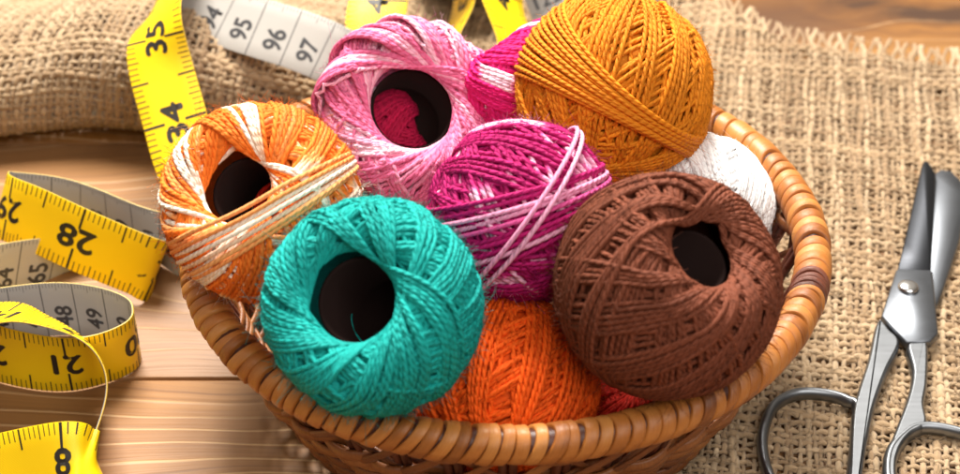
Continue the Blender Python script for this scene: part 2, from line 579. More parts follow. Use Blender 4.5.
def build_burlap():
    rng = np.random.default_rng(11)
    poly = [(-24, 9.7), (-1.5, 9.7), (1.5, 5), (3.5, -4), (4.5, -12), (27, -12), (27, 12.6), (10.5, 16.9), (6.2, 21.8), (1, 29), (-24, 29)]
    fr_poly = [(-24, 9.2), (-1.5, 9.2), (1, 5), (3, -4), (4, -12), (27, -12), (27, 13.6), (10.6, 17.9), (6.2, 22.6), (1, 29), (-24, 29)]
    th = math.radians(-9)
    ct, st = math.cos(th), math.sin(th)
    acc = Acc()
    pu, pv = 0.20, 0.25
    for fam in (0, 1):
        pitch, other = (pv, pu) if fam == 0 else (pu, pv)
        for kk in range(-230, 230):
            c = kk * pitch + rng.normal(0, 0.022)
            step = other / 2
            j = np.arange(-int(62 / step) // 2, int(62 / step) // 2)
            s = j * step
            wob = 0.05 * np.sin(s * 0.7 + kk * 1.7) + 0.03 * np.sin(s * 1.9 + kk * 0.6)
            if fam == 0:
                u, v = s, c + wob
            else:
                u, v = c + wob, s
            X = u * ct - v * st
            Y = u * st + v * ct
            ok = inside(poly if fam == 0 else fr_poly, X, Y)
            if not ok.any():
                continue
            # over/under
            h = np.where(j % 2 == 0, np.where((j // 2 + kk) % 2 == 0, 1.0, -1.0), 0.0) * (1 if fam == 0 else -1)
            idx = np.flatnonzero(ok)
            runs = np.split(idx, np.flatnonzero(np.diff(idx) > 1) + 1)
            base_r = rng.choice([0.058, 0.073, 0.086, 0.100], p=[.2, .35, .3, .15]) * (1.15 if fam == 0 else 1.0)
            tone = rng.uniform(0, 1)
            for r in runs:
                if len(r) < 4:
                    continue
                P = cloth(X[r], Y[r])
                e = 0.05
                Pu = cloth(X[r] + e, Y[r]) - P
                Pv = cloth(X[r], Y[r] + e) - P
                N = unit(np.cross(Pu, Pv))
                free = ~inside(poly, X[r], Y[r])
                hh = np.where(free, 0.2 + 0.5 * np.sin(np.arange(len(r)) * .6 + kk), h[r])
                P = P + N * (hh * 0.045)[:, None]
                if free.any():
                    P[:, 0] += np.where(free, 0.10 * np.sin(np.arange(len(r)) * .45 + kk * 2.1), 0)
                rad = base_r * (1 + 0.22 * np.sin(s[r] * 1.3 + kk * 2.3) + 0.14 * rng.normal(size=len(r)))
                rad = np.clip(rad, 0.05, 0.16)
                V, F, uv = tubes(P[None], N[None], rad[None], 5, False, 0.8)
                uv = uv + np.array([kk * 7.3, fam * 13.0])
                acc.add(V, F, uv, tone=tone)
    # loose jute fibres standing off the weave
    n = 2600
    fx = rng.uniform(2, 20, n)
    fy = rng.uniform(-6, 16, n)
    k = inside(poly, fx, fy) & (np.hypot(fx, fy) > 5)
    fx, fy = fx[k], fy[k]
    n = len(fx)
    P0 = cloth(fx, fy) + np.array([0, 0, .08])
    a = rng.uniform(0, 2 * PI, n)
    L = rng.uniform(.2, .9, n)
    t = np.linspace(0, 1, 5)
    d = np.stack([np.cos(a), np.sin(a), 0 * a], -1)
    e = np.stack([-np.sin(a), np.cos(a), 0 * a], -1)
    P = P0[:, None] + d[:, None] * (L[:, None] * t)[..., None] + e[:, None] * (rng.normal(0, .2, (n, 1)) * L[:, None] * t ** 2)[..., None]
    P[..., 2] += rng.uniform(.03, .22, (n, 1)) * np.sin(t * PI)
    V, F, uv = tubes(P, np.broadcast_to([0, 0, 1.], P.shape), 0.009, 3)
    acc.add(V, F, uv, tone=0.8)
    o = acc.build('burlap_cloth', M_JUTE)
    o['label'] = 'coarse beige burlap cloth with a fringed edge, under the basket and scissors'
    o['category'] = 'cloth'


build_burlap()

# ------------------------------------------------------------------ basket

RIM_R, RIM_Z, RIM_T = 8.0, 5.0, 0.48
YS = 0.975        # the basket is slightly oval


def body_r(z):
    return 5.75 + (RIM_R - 0.05 - 5.75) * (np.clip(z, 0, 5) / 5) ** 0.9


def build_basket():
    rng = np.random.default_rng(5)
    root = thing('wicker_basket', (0, 0, 0.2), 'round honey brown wicker basket with wrapped cane rim, full of yarn balls', 'basket')
    # rim: flat cane wound round a hoop, each turn lapping the next
    acc = Acc()
    dark = Acc()
    th = 0.0
    k = 0
    cols = np.array([.042, .06, .095, .16, .5, .84, .905, .94, .958])
    prof = np.array([-.18, -.06, .004, .020, .026, .020, .004, -.06, -.18])
    nph = 30
    ph = np.linspace(0, 2 * PI, nph + 1)
    while th < 2 * PI - 0.02:
        ang = math.degrees(th) % 360
        wd = rng.uniform(.31, .42)
        if 336 < ang < 343:
            wd = .17
        if 20 < ang < 75:
            wd *= rng.choice([1.0, 1.5, 2.1])
        dth = wd / RIM_R
        if th + dth > 2 * PI - 0.02:
            dth = 2 * PI - th
        sl = rng.normal(0.30, 0.07)
        lift = rng.normal(0, 0.012)
        wave = rng.normal(0, .02, 3)
        uu, pp = np.meshgrid(cols, ph, indexing='ij')
        t = th + dth * uu + (sl * np.sin(pp) + 0.05 * np.cos(pp) + wave[0] * np.sin(2 * pp)) * 0.35 / RIM_R * 2
        tilt = 0.03 * (uu - .5)
        r = RIM_T - 0.02 + prof[:, None] + lift + tilt
        X = (RIM_R + r * np.cos(pp)) * np.cos(t)
        Y = (RIM_R + r * np.cos(pp)) * np.sin(t) * YS
        Z = RIM_Z + r * np.sin(pp)
        V = np.stack([X, Y, Z], -1).reshape(-1, 3)
        nc, npp = uu.shape
        F, UV = [], []
        for a in range(nc - 1):
            for b in range(nph):
                F.append((a * npp + b, (a + 1) * npp + b, (a + 1) * npp + b + 1, a * npp + b + 1))
                for (aa, bb) in ((a, b), (a + 1, b), (a + 1, b + 1), (a, b + 1)):
                    UV.append((k * 3.1 + cols[aa] * 0.42, ph[bb] * 0.5))
        isdark = 338.0 < ang < 343.5
        (dark if isdark else acc).add(V, np.array(F), np.array(UV), tone=np.clip(rng.normal(.55, .2), 0, 1))
        th += dth
        k += 1
    rim = acc.build('rim', M_RIM, root)
    if dark.n:
        o = dark.build('dark_binding', M_DARKCANE, root)
        o['label'] = 'dark red brown binding on the rim'
    # hoop inside the wrapping
    P = np.stack([RIM_R * np.cos(np.linspace(0, 2 * PI, 120, False)), RIM_R * np.sin(np.linspace(0, 2 * PI, 120, False)), np.full(120, RIM_Z)], -1)[None]
    V, F, uv = tubes(P, np.broadcast_to([0, 0, 1.], P.shape), 0.38, 10, True)
    hoop = mesh('hoop', V, F, M_DARKCANE, root, uv, {'tone': np.full(len(V), .1)})
    # woven wall
    NS = 36
    wall = Acc()
    z = 0.35
    row = 0
    tt = np.linspace(0, 2 * PI, 288, False)
    while z < 2.75:
        amp = 0.15
        r = body_r(z) + amp * np.cos(NS / 2 * tt + PI * (row % 2)) + 0.02 * np.sin(5 * tt + row)
        zz = z + 0.035 * np.sin(9 * tt + row * 2.0) + 0.03 * np.cos(NS / 2 * tt + row)
        P = np.stack([r * np.cos(tt), r * np.sin(tt), zz], -1)[None]
        N = np.stack([np.cos(tt), np.sin(tt), 0 * tt], -1)[None]
        V, F, uv = tubes(P, N, 0.15, 8, True, 0.55)
        wall.add(V, F, uv + row * 5.7, tone=np.clip(rng.normal(.5, .28), 0, 1))
        z += 0.285
        row += 1
    # waling pair at the top edge of the open band, and a strip hugging the rim
    for (zc, ph0, rr, fl) in ((4.42, 0, .17, .5), (3.05, 0.5, .17, .6), (3.05, 0.5 + PI, .17, .6), (2.8, 0.2, .16, .6)):
        r = body_r(zc) + 0.20 * np.cos(NS / 2 * tt + ph0) + .06
        zz = zc + 0.10 * np.sin(NS / 2 * tt + ph0)
        P = np.stack([r * np.cos(tt), r * np.sin(tt), zz], -1)[None]
        N = np.stack([np.cos(tt), np.sin(tt), 0 * tt], -1)[None]
        V, F, uv = tubes(P, N, rr, 8, True, fl)
        wall.add(V, F, uv + zc * 3, tone=.6)
    # crossing splints of the open band
    for i in range(NS):
        for sgn in (1, -1):
            if sgn < 0 and i % 2:
                continue
            a0 = 2 * PI * (i + .5) / NS + rng.normal(0, .02)
            span = sgn * rng.uniform(.20, .30)
            ts = np.linspace(0, 1, 9)
            zz = 2.75 + (4.75 - 2.75) * ts
            r = body_r(zz) + (.16 if sgn > 0 else .02) + .10 * np.sin(ts * PI)
            a = a0 + span * (ts - .5)
            P = np.stack([r * np.cos(a), r * np.sin(a), zz], -1)[None]
            N = np.stack([np.cos(a), np.sin(a), 0 * a - .3], -1)[None]
            V, F, uv = tubes(P, N, rng.uniform(.09, .14), 8, False, 0.5)
            wall.add(V, F, uv + i * 3.3, tone=np.clip(rng.normal(.45 if sgn > 0 else .15, .2), 0, 1))
    wall.build('woven_wall', M_WEAVE, root)
    st = Acc()
    for i in range(NS):
        a = 2 * PI * i / NS
        zz = np.linspace(0.15, 4.85, 12)
        for da in (-.016, .016):
            r = body_r(zz) - 0.02 + rng.normal(0, .02)
            P = np.stack([r * np.cos(a + da), r * np.sin(a + da), zz], -1)[None]
            N = np.broadcast_to([math.cos(a), math.sin(a), 0], P.shape)
            V, F, uv = tubes(P, N, .115, 7, False, 1)
            st.add(V, F, uv + i, tone=rng.uniform(0, .8))
    st.build('stakes', M_DARKCANE, root)
    base = Acc()
    for k in range(19):
        rr = 0.3 + k * .3
        t2 = np.linspace(0, 2 * PI, 96, False)
        P = np.stack([rr * np.cos(t2), rr * np.sin(t2), 0.42 + 0.08 * np.cos(16 * t2 + PI * k)], -1)[None]
        V, F, uv = tubes(P, np.broadcast_to([0, 0, 1.], P.shape), .17, 6, True, .8)
        base.add(V, F, uv + k, tone=rng.uniform(.2, .8))
    base.build('base', M_WEAVE, root)
    return root


basket = build_basket()
for part in basket.children:
    if part.name.split('.')[0] in ('hoop', 'woven_wall', 'stakes', 'base'):
        part.scale = (1, YS, 1)
basket.location.y = 0.10 * S

# ------------------------------------------------------------------ yarn balls

THREAD = 0.123
RT = np.array([1., 0, 0])
UP = np.array([0, math.sin(PITCH), math.cos(PITCH)])
TW = -np.array([0, math.cos(PITCH), -math.sin(PITCH)])     # from the scene towards the camera


def frame(axis, twist=0.0):
    z = unit(np.asarray(axis, float))
    h = np.array([0, 0, 1.]) if abs(z[2]) < .9 else np.array([1., 0, 0])
    x = unit(np.cross(h, z))
    y = np.cross(z, x)
    c, s = math.cos(twist), math.sin(twist)
    return np.stack([c * x + s * y, -s * x + c * y, z])    # rows: local axes in world


def profile(R, rh, squash, roll):
    """half profile from the equator over the shoulder into the hole: table of (rho, z), by arc length"""
    psi = np.linspace(0, PI / 2, 900)
    rho, z = R * np.cos(psi), squash * R * np.sin(psi)
    dr, dz = np.gradient(rho), np.gradient(z)
    l = np.hypot(dr, dz)
    tr, tz = dr / l, dz / l
    cx = rho + roll * -tz          # centre of the roll circle, left of the tangent
    cz = z + roll * tr
    i = int(np.argmin(np.abs(cx - (rh + roll))))
    a0 = math.atan2(-tr[i], tz[i])
    ang = np.linspace(0, math.radians(158) - a0, 200)
    p = [np.stack([rho[:i], z[:i]], -1)]
    s0 = math.atan2(z[i] - cz[i], rho[i] - cx[i])
    p.append(np.stack([cx[i] + roll * np.cos(s0 + ang), cz[i] + roll * np.sin(s0 + ang)], -1))
    p = np.concatenate(p)
    L = np.concatenate([[0], np.cumsum(np.linalg.norm(np.diff(p, axis=0), axis=1))])
    return p, L


def wind(rng, R, rp, roll, prof, L, base, bands, band_n, amin, gap, dye, pts):
    """lay the thread loop by loop over a height map: an irregular underlay, then groups of parallel turns in order round the ball"""
    d = THREAD
    Lm = L[-1]
    A = math.acos(min(.95, rp / R)) + 0.02
    nl, ns = 320, 220
    H = np.zeros((nl, ns))
    t = np.linspace(0, 2 * PI, pts, False)
    loops = []
    ga = PI * (3 - math.sqrt(5))
    for i in range(base):
        loops.append((i * ga, A * rng.uniform(amin, 1.0), 0.0))
    groups = [int(rng.integers(band_n[0], band_n[1] + 1)) for _ in range(bands)]
    gaps = [max(0.0, rng.normal(gap, gap * .4)) for _ in range(bands)]
    unit_step = 2 * PI / (sum(groups) + sum(gaps))
    lon = 0.0
    for n, gp in zip(groups, gaps):
        ac = A * rng.choice([1.0, .985, .96, .93])
        tw = rng.normal(0, .05)
        for i in range(n):
            f = (i - (n - 1) / 2) / n
            loops.append((lon + rng.normal(0, .10) * unit_step, min(A, ac + f * tw + rng.normal(0, .010)), 0.0))
            lon += unit_step
        lon += gp * unit_step
    Ps, Ns, Rs, Dy, To = [], [], [], [], []
    for li, (lon0, a, _) in enumerate(loops):
        lat = np.arcsin(np.clip(math.sin(a) * np.sin(t), -1, 1))
        lon = lon0 + np.unwrap(np.arctan2(math.cos(a) * np.sin(t), np.cos(t)))
        s = lat / A
        al = np.abs(s) * Lm
        rho = np.interp(al, L, prof[:, 0])
        z = np.interp(al, L, prof[:, 1]) * np.sign(s)
        e = 0.01
        r2 = np.interp(np.clip(al + e, 0, Lm), L, prof[:, 0]) - np.interp(np.clip(al - e, 0, Lm), L, prof[:, 0])
        z2 = np.interp(np.clip(al + e, 0, Lm), L, prof[:, 1]) - np.interp(np.clip(al - e, 0, Lm), L, prof[:, 1])
        ln = np.hypot(r2, z2)
        nr, nz = z2 / ln, -r2 / ln * np.sign(s + 1e-9)
        cl, sl = np.cos(lon), np.sin(lon)
        P0 = np.stack([rho * cl, rho * sl, z], -1)
        N = np.stack([nr * cl, nr * sl, nz], -1)
        T = unit(np.roll(P0, -1, 0) - np.roll(P0, 1, 0))
        B = np.cross(T, N)
        elon = np.stack([-sl, cl, 0 * sl], -1)
        es = np.cross(N, elon)
        es *= np.sign(es[:, 2:3] + 1e-9)
        bl = (B * elon).sum(-1)
        bs = (B * es).sum(-1)
        idx = []
        hm = np.zeros(pts)
        for o in (-.42, -.2, 0, .2, .42):
            i = np.floor((lon + o * d * bl / np.maximum(rho, .2)) / (2 * PI) * nl).astype(int) % nl
            j = np.clip(((s + o * d * bs / Lm) + 1) / 2 * ns, 0, ns - 1).astype(int)
            idx.append((i, j))
            hm = np.maximum(hm, H[i, j] * (1.0 if abs(o) < .3 else .75))
        k = 7
        pad = np.concatenate([hm[-k:], hm, hm[:k]])
        ker = np.hanning(2 * k + 3)[1:-1]
        sm = np.convolve(pad, ker / ker.sum(), 'valid')
        h = np.maximum(sm, hm - .45 * d)
        top = h + .62 * d
        for q, (i, j) in enumerate(idx):
            np.maximum.at(H, (i, j), top if 0 < q < 4 else top * .97)
        wl = smoothstep(.70, .97, np.abs(s))
        hc = np.minimum(h, 8 * d) * (1 - wl) + wl * (3.2 * d * li / len(loops)) + .4 * d
        Ps.append(P0 + N * hc[:, None])
        Ns.append(N)
        Rs.append(np.full(pts, d / 2 * rng.uniform(.92, 1.08)) * (1 + .05 * rng.normal(size=pts)))
        To.append(np.full(pts, rng.normal(0, .5)))
        Dy.append(dye(li, t, rng) if dye else np.zeros(pts))
    P = np.array(Ps)
    # bring the outside to the wanted size
    rr = np.linalg.norm(P[base:], axis=-1)
    k = R / np.percentile(rr, 93)
    P = P * k
    N = np.array(Ns)
    got = np.percentile(np.hypot(P[base:, :, 0], P[base:, :, 1]).min(1), 12) - d / 2
    return P, N, Rs, Dy, To, k, got


def yarn_ball(center, R, axis, hole, mat, label, seed, bands=9, band_n=(8, 13), base=60, squash=0.94, roll=None, twist=0.0,
              dye=None, amin=0.62, extras=(), fuzz=8000, core=True, shade_plug=True, group='yarn balls in the basket', pts=104, gap=3.0):
    rng = np.random.default_rng(seed)
    c = np.asarray(center, float)
    root = thing('yarn_ball', c - np.array([0, 0, R]), label, 'yarn ball', group)
    rh = hole * R
    roll = roll if roll is not None else 0.13 * R
    d = THREAD
    rp = rh + 2.2 * d
    for attempt in range(3):
        prof, L = profile(R - 3.2 * d, rp, squash, roll)
        P, N, Rs, Dy, To, k, got = wind(np.random.default_rng(seed), R, rp, roll, prof, L, base, bands, band_n, amin, gap, dye, pts)
        if abs(got - rh) < .03:
            break
        rp += (rh - got) / k
    M = frame(axis, twist)
    PW = P @ M + c
    NW = N @ M
    acc = Acc()
    V, F, uv = tubes(PW, NW, np.array(Rs), 6, True)
    rep = lambda q: np.repeat(np.array(q).reshape(-1), 6)
    acc.add(V, F, uv, dye=rep(Dy), tone=rep(To))
    # stray fibres of the cotton
    if fuzz:
        i = rng.integers(base if bands else 0, len(P), fuzz)
        j = rng.integers(0, pts, fuzz)
        keep = np.hypot(P[i, j, 0], P[i, j, 1]) > rh + .45
        i, j = i[keep], j[keep]
        fuzz = len(i)
        p0, n0 = PW[i, j], NW[i, j]
        dr = unit(n0 * rng.uniform(.25, 1.0, (fuzz, 1)) + rng.normal(0, .75, (fuzz, 3)))
        cu = rng.normal(0, 1.2, (fuzz, 3))
        ln = rng.gamma(2.2, .045, fuzz)[:, None, None]
        tt = np.linspace(0, 1, 5)[None, :, None]
        FP = p0[:, None] + n0[:, None] * d * .45 + ln * (dr[:, None] * tt + cu[:, None] * tt ** 2 * .5)
        V, F, uv = tubes(FP, np.broadcast_to(unit(np.cross(dr, cu))[:, None], FP.shape), 0.0045, 3)
        dq = np.repeat(np.array(Dy)[i, j], 15)
        acc.add(V, F, uv, dye=dq, tone=np.full(len(V), .4))
    acc.build('winding', mat, root)
    # padding under the outer threads and the card tube in the middle, coloured near-black for hole shade
    ps = np.concatenate([prof[::-1] * [1, -1], prof[1:]]) * k
    nsd = 48
    a = np.linspace(0, 2 * PI, nsd, False)
    V = np.stack([ps[:, None, 0] * np.cos(a), ps[:, None, 0] * np.sin(a), np.broadcast_to(ps[:, None, 1], (len(ps), nsd))], -1)[::6]
    mrow = V.shape[0]
    V = V.reshape(-1, 3) @ M + c
    ii, kk = np.meshgrid(np.arange(mrow - 1), np.arange(nsd), indexing='ij')
    F = np.stack([ii * nsd + kk, ii * nsd + (kk + 1) % nsd, (ii + 1) * nsd + (kk + 1) % nsd, (ii + 1) * nsd + kk], -1).reshape(-1, 4)
    mesh('inner_winding', V, F, mat, root, None, {'dye': np.zeros(len(V)), 'tone': np.full(len(V), -.6)})
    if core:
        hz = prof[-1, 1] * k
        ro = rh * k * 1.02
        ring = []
        deep = -.66 * R if shade_plug else -hz
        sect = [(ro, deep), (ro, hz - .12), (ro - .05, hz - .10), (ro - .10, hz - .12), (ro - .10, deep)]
        if shade_plug:
            sect = sect[:4] + [(ro - .10, deep), (.01, deep - .02)]  # added dark end disc, stands for the shade deep in the hole
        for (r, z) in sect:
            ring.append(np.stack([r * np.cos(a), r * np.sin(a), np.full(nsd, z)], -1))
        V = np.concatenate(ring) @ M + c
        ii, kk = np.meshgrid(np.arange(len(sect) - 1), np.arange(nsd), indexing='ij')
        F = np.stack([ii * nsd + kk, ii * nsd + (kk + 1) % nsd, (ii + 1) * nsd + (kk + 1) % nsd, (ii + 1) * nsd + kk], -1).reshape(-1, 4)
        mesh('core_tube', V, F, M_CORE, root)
    # girdles: bands of thread laid last, over everything
    for ex in extras:
        g = Acc()
        nv = unit(ex['n'][0] * RT + ex['n'][1] * UP + ex['n'][2] * TW)
        n = ex['count']
        tg = np.linspace(0, 2 * PI, 150, False)
        G = frame(nv)
        ax = unit(np.asarray(axis, float))
        Pg, Ng, Dg, Tg = [], [], [], []
        for i in range(n):
            o = ex['off'] * R + (i - (n - 1) / 2) * d * ex.get('sp', 1.0)
            o2 = o + ex.get('fan', 0) * (i - (n - 1) / 2) * d * np.cos(tg) + .012 * rng.normal() + .03 * rng.normal() * np.cos(tg + rng.uniform(0, 6))
            # a taut loop: circle of the ball cut by the plane, flattened over the holes
            dirs = np.cos(tg)[:, None] * G[0] + np.sin(tg)[:, None] * G[1]
            rad = np.sqrt(np.maximum((R * 1.0) ** 2 - o2 ** 2, .01))
            X = dirs * rad[:, None] + nv * np.broadcast_to(o2, tg.shape)[:, None]
            za = (X @ ax)
            lim = ex.get('lim', .97) * R * squash
            za2 = np.sign(za) * np.where(np.abs(za) > lim * .85, lim * .85 + (lim * .15) * np.tanh((np.abs(za) - lim * .85) / (lim * .15)), np.abs(za))
            X = X + ax * (za2 - za)[:, None]
            nn = unit(X)
            X = X + nn * d * (ex.get('lift', .5) + .25 * (i % 2))
            Pg.append(X + c)
            Ng.append(nn)
            Tg.append(np.full(150, rng.normal(0, .5)))
            Dg.append(np.full(150, ex['dye'][i % len(ex['dye'])]) if 'dye' in ex else np.zeros(150))
        V, F, uv = tubes(np.array(Pg), np.array(Ng), d / 2, 6, True)
        g.add(V, F, uv, dye=rep(Dg), tone=rep(Tg))
        g.build('outer_band', mat, root)
    return root


def cv(x, y, z):
    """direction given as picture-right, picture-up, towards the camera"""
    return unit(x * RT + y * UP + z * TW)


def patches(share, run, seed, soft=.06, lo=0.0, hi=1.0, strand=0.0):
    """dyed yarn: a stretch of another colour comes round every turn and shifts after a few turns"""
    def f(li, t, rng):
        base = lo + strand * abs(rng.normal())
        g = np.random.default_rng(seed * 1000 + li // run)
        ph, sh = g.uniform(), share * g.uniform(.6, 1.4)
        q = (t / (2 * PI) + ph + (li % run) * .008) % 1.0
        a = smoothstep(0, soft, q) * (1 - smoothstep(sh - soft, sh, q))
        return np.clip(base + (hi - base) * a + rng.normal(0, .06), 0, 1)
    return f


TEAL = yarn_mat('teal_cotton', (0.006, 0.345, 0.315))
BROWN = yarn_mat('brown_cotton', (0.170, 0.047, 0.023))
ORVAR = yarn_mat('orange_white_cotton', (0.88, 0.20, 0.022), (0.92, 0.80, 0.68), (0.95, 0.44, 0.16))
PINK = yarn_mat('pink_cotton', (0.80, 0.17, 0.34), (0.93, 0.60, 0.72), (0.89, 0.38, 0.54))
GOLD = yarn_mat('gold_cotton', (0.70, 0.225, 0.010))
MAG = yarn_mat('magenta_cotton', (0.42, 0.008, 0.125), (0.90, 0.46, 0.64), (0.70, 0.10, 0.32))
ORANGE = yarn_mat('orange_cotton', (0.90, 0.115, 0.007))
WHITE = yarn_mat('white_cotton', (0.93, 0.93, 0.94))
MAG2 = yarn_mat('fuchsia_cotton', (0.72, 0.012, 0.17), (0.94, 0.68, 0.80), (0.85, 0.2, 0.4))
RED = yarn_mat('scarlet_cotton', (0.62, 0.022, 0.010))
CRIM = yarn_mat('crimson_cotton', (0.50, 0.008, 0.06))
PALE = yarn_mat('cream_cotton', (0.72, 0.67, 0.58))

yarn_ball((-3.06, -5.98, 7.65), 2.45, cv(-.27, .19, .94), .37, TEAL,
          'teal green yarn ball with a round dark hole facing forward, front left on the rim', 21, bands=10, band_n=(6, 10), gap=3.0, base=54, amin=.80, squash=.92)
yarn_ball((3.61, -5.31, 7.71), 2.57, cv(.43, .44, .79), .275, BROWN,
          'chocolate brown yarn ball with a small dark hole, leaning on the rim at right', 33, bands=14, band_n=(3, 6), gap=2.8, base=60, amin=.86, squash=.95)
yarn_ball((-5.94, -2.13, 7.69), 2.42, cv(-.27, .25, .92), .32, ORVAR,
          'orange and white variegated yarn ball with a band crossing its hole, on the left rim', 8, bands=13, band_n=(5, 8), gap=2.0, base=56, amin=.72, squash=.92,
          shade_plug=False, dye=patches(.30, 5, 1, .05, .22, 1, .22), extras=[dict(n=(-.50, .86, .10), off=-.10, count=7, fan=.45, dye=[.65, .75, .9, .98, .95, .6, .7], lim=.95, lift=.1, sp=.9)])
yarn_ball((-2.52, 3.9, 6.36), 2.48, cv(.20, .17, .95), .455, PINK,
          'light pink shaded yarn ball with a wide open hole, at the back left', 14, bands=11, band_n=(7, 10), gap=1.6, base=54, amin=.84, squash=.88,
          dye=patches(.45, 3, 2, .2, .22, .9, .24))
yarn_ball((2.93, 3.16, 7.49), 2.62, cv(-.55, -.80, .25), .14, GOLD,
          'golden ochre yarn ball without visible hole, highest of the pile at the back', 52, bands=14, band_n=(3, 6), gap=3.0, base=60, amin=.75, squash=.97,
          extras=[dict(n=(.55, .80, .22), off=.02, count=14, lift=.3, fan=.7, sp=.98)], core=False)
yarn_ball((0.34, -2.38, 7.6), 2.22, cv(-.70, .62, -.30), .14, MAG,
          'magenta yarn ball with pale pink strands crossing it, in the middle of the pile', 71, bands=12, band_n=(3, 6), gap=3.2, base=60, amin=.72, squash=.95,
          dye=patches(.17, 5, 3, .04),
          extras=[dict(n=(-.34, .93, .15), off=.02, count=10, lift=.2, fan=.45, dye=[.0, .95, .0, .0, .2, .7, .9, .9, 0, 0]),
                  dict(n=(-.80, .58, .15), off=.02, count=2, lift=1.4, fan=1.2, dye=[.95, .9])], core=False)
yarn_ball((-0.02, -4.72, 4.10), 2.27, cv(.55, .75, -.35), .14, ORANGE,
          'bright orange yarn ball low in the basket between the teal and brown ones', 90, bands=11, band_n=(4, 7), gap=3.2, base=56, amin=.72, squash=.97, core=False)
yarn_ball((5.31, 2.05, 4.38), 2.05, cv(.3, .5, -.8), .16, WHITE,
          'plain white yarn ball tucked between the gold and brown balls and the rim', 17, bands=10, band_n=(8, 12), base=40, amin=.7, fuzz=700)
yarn_ball((0.80, 4.75, 6.55), 1.95, cv(.5, -.7, .1), .28, MAG2,
          'fuchsia and white yarn ball half hidden behind the pink and gold balls', 29, bands=9, base=40, amin=.7, dye=patches(.2, 5, 4, .05), fuzz=500)
yarn_ball((3.2, -3.2, 3.2), 2.1, cv(-.2, .2, .9), .30, RED,
          'scarlet yarn ball deep in the basket, under the brown ball', 44, bands=9, base=36, fuzz=200, amin=.8)
yarn_ball((-3.40, 5.45, 4.25), 1.65, cv(.8, .3, .2), .16, CRIM,
          'crimson yarn ball glimpsed through the hole of the pink ball', 61, bands=9, base=36, fuzz=200)
yarn_ball((-5.38, -1.32, 6.42), 1.15, cv(.8, .3, .2), .16, RED,
          'red yarn ball glimpsed through the hole of the orange and white ball', 65, bands=9, base=36, fuzz=200)
yarn_ball((-1.9, -1.4, 3.1), 1.9, cv(.8, .5, .2), .28, PALE,
          'cream yarn ball at the bottom, glimpsed between pink, teal and magenta balls', 62, bands=9, base=36, fuzz=100)
yarn_ball((-1.31, 20.15, 2.0), 1.75, cv(.2, .9, .2), .28, WHITE,
          'blurred white yarn ball on the burlap at the far back', 63, bands=9, base=30, fuzz=0, group='yarn balls on the burlap')

# ------------------------------------------------------------------ measuring tape

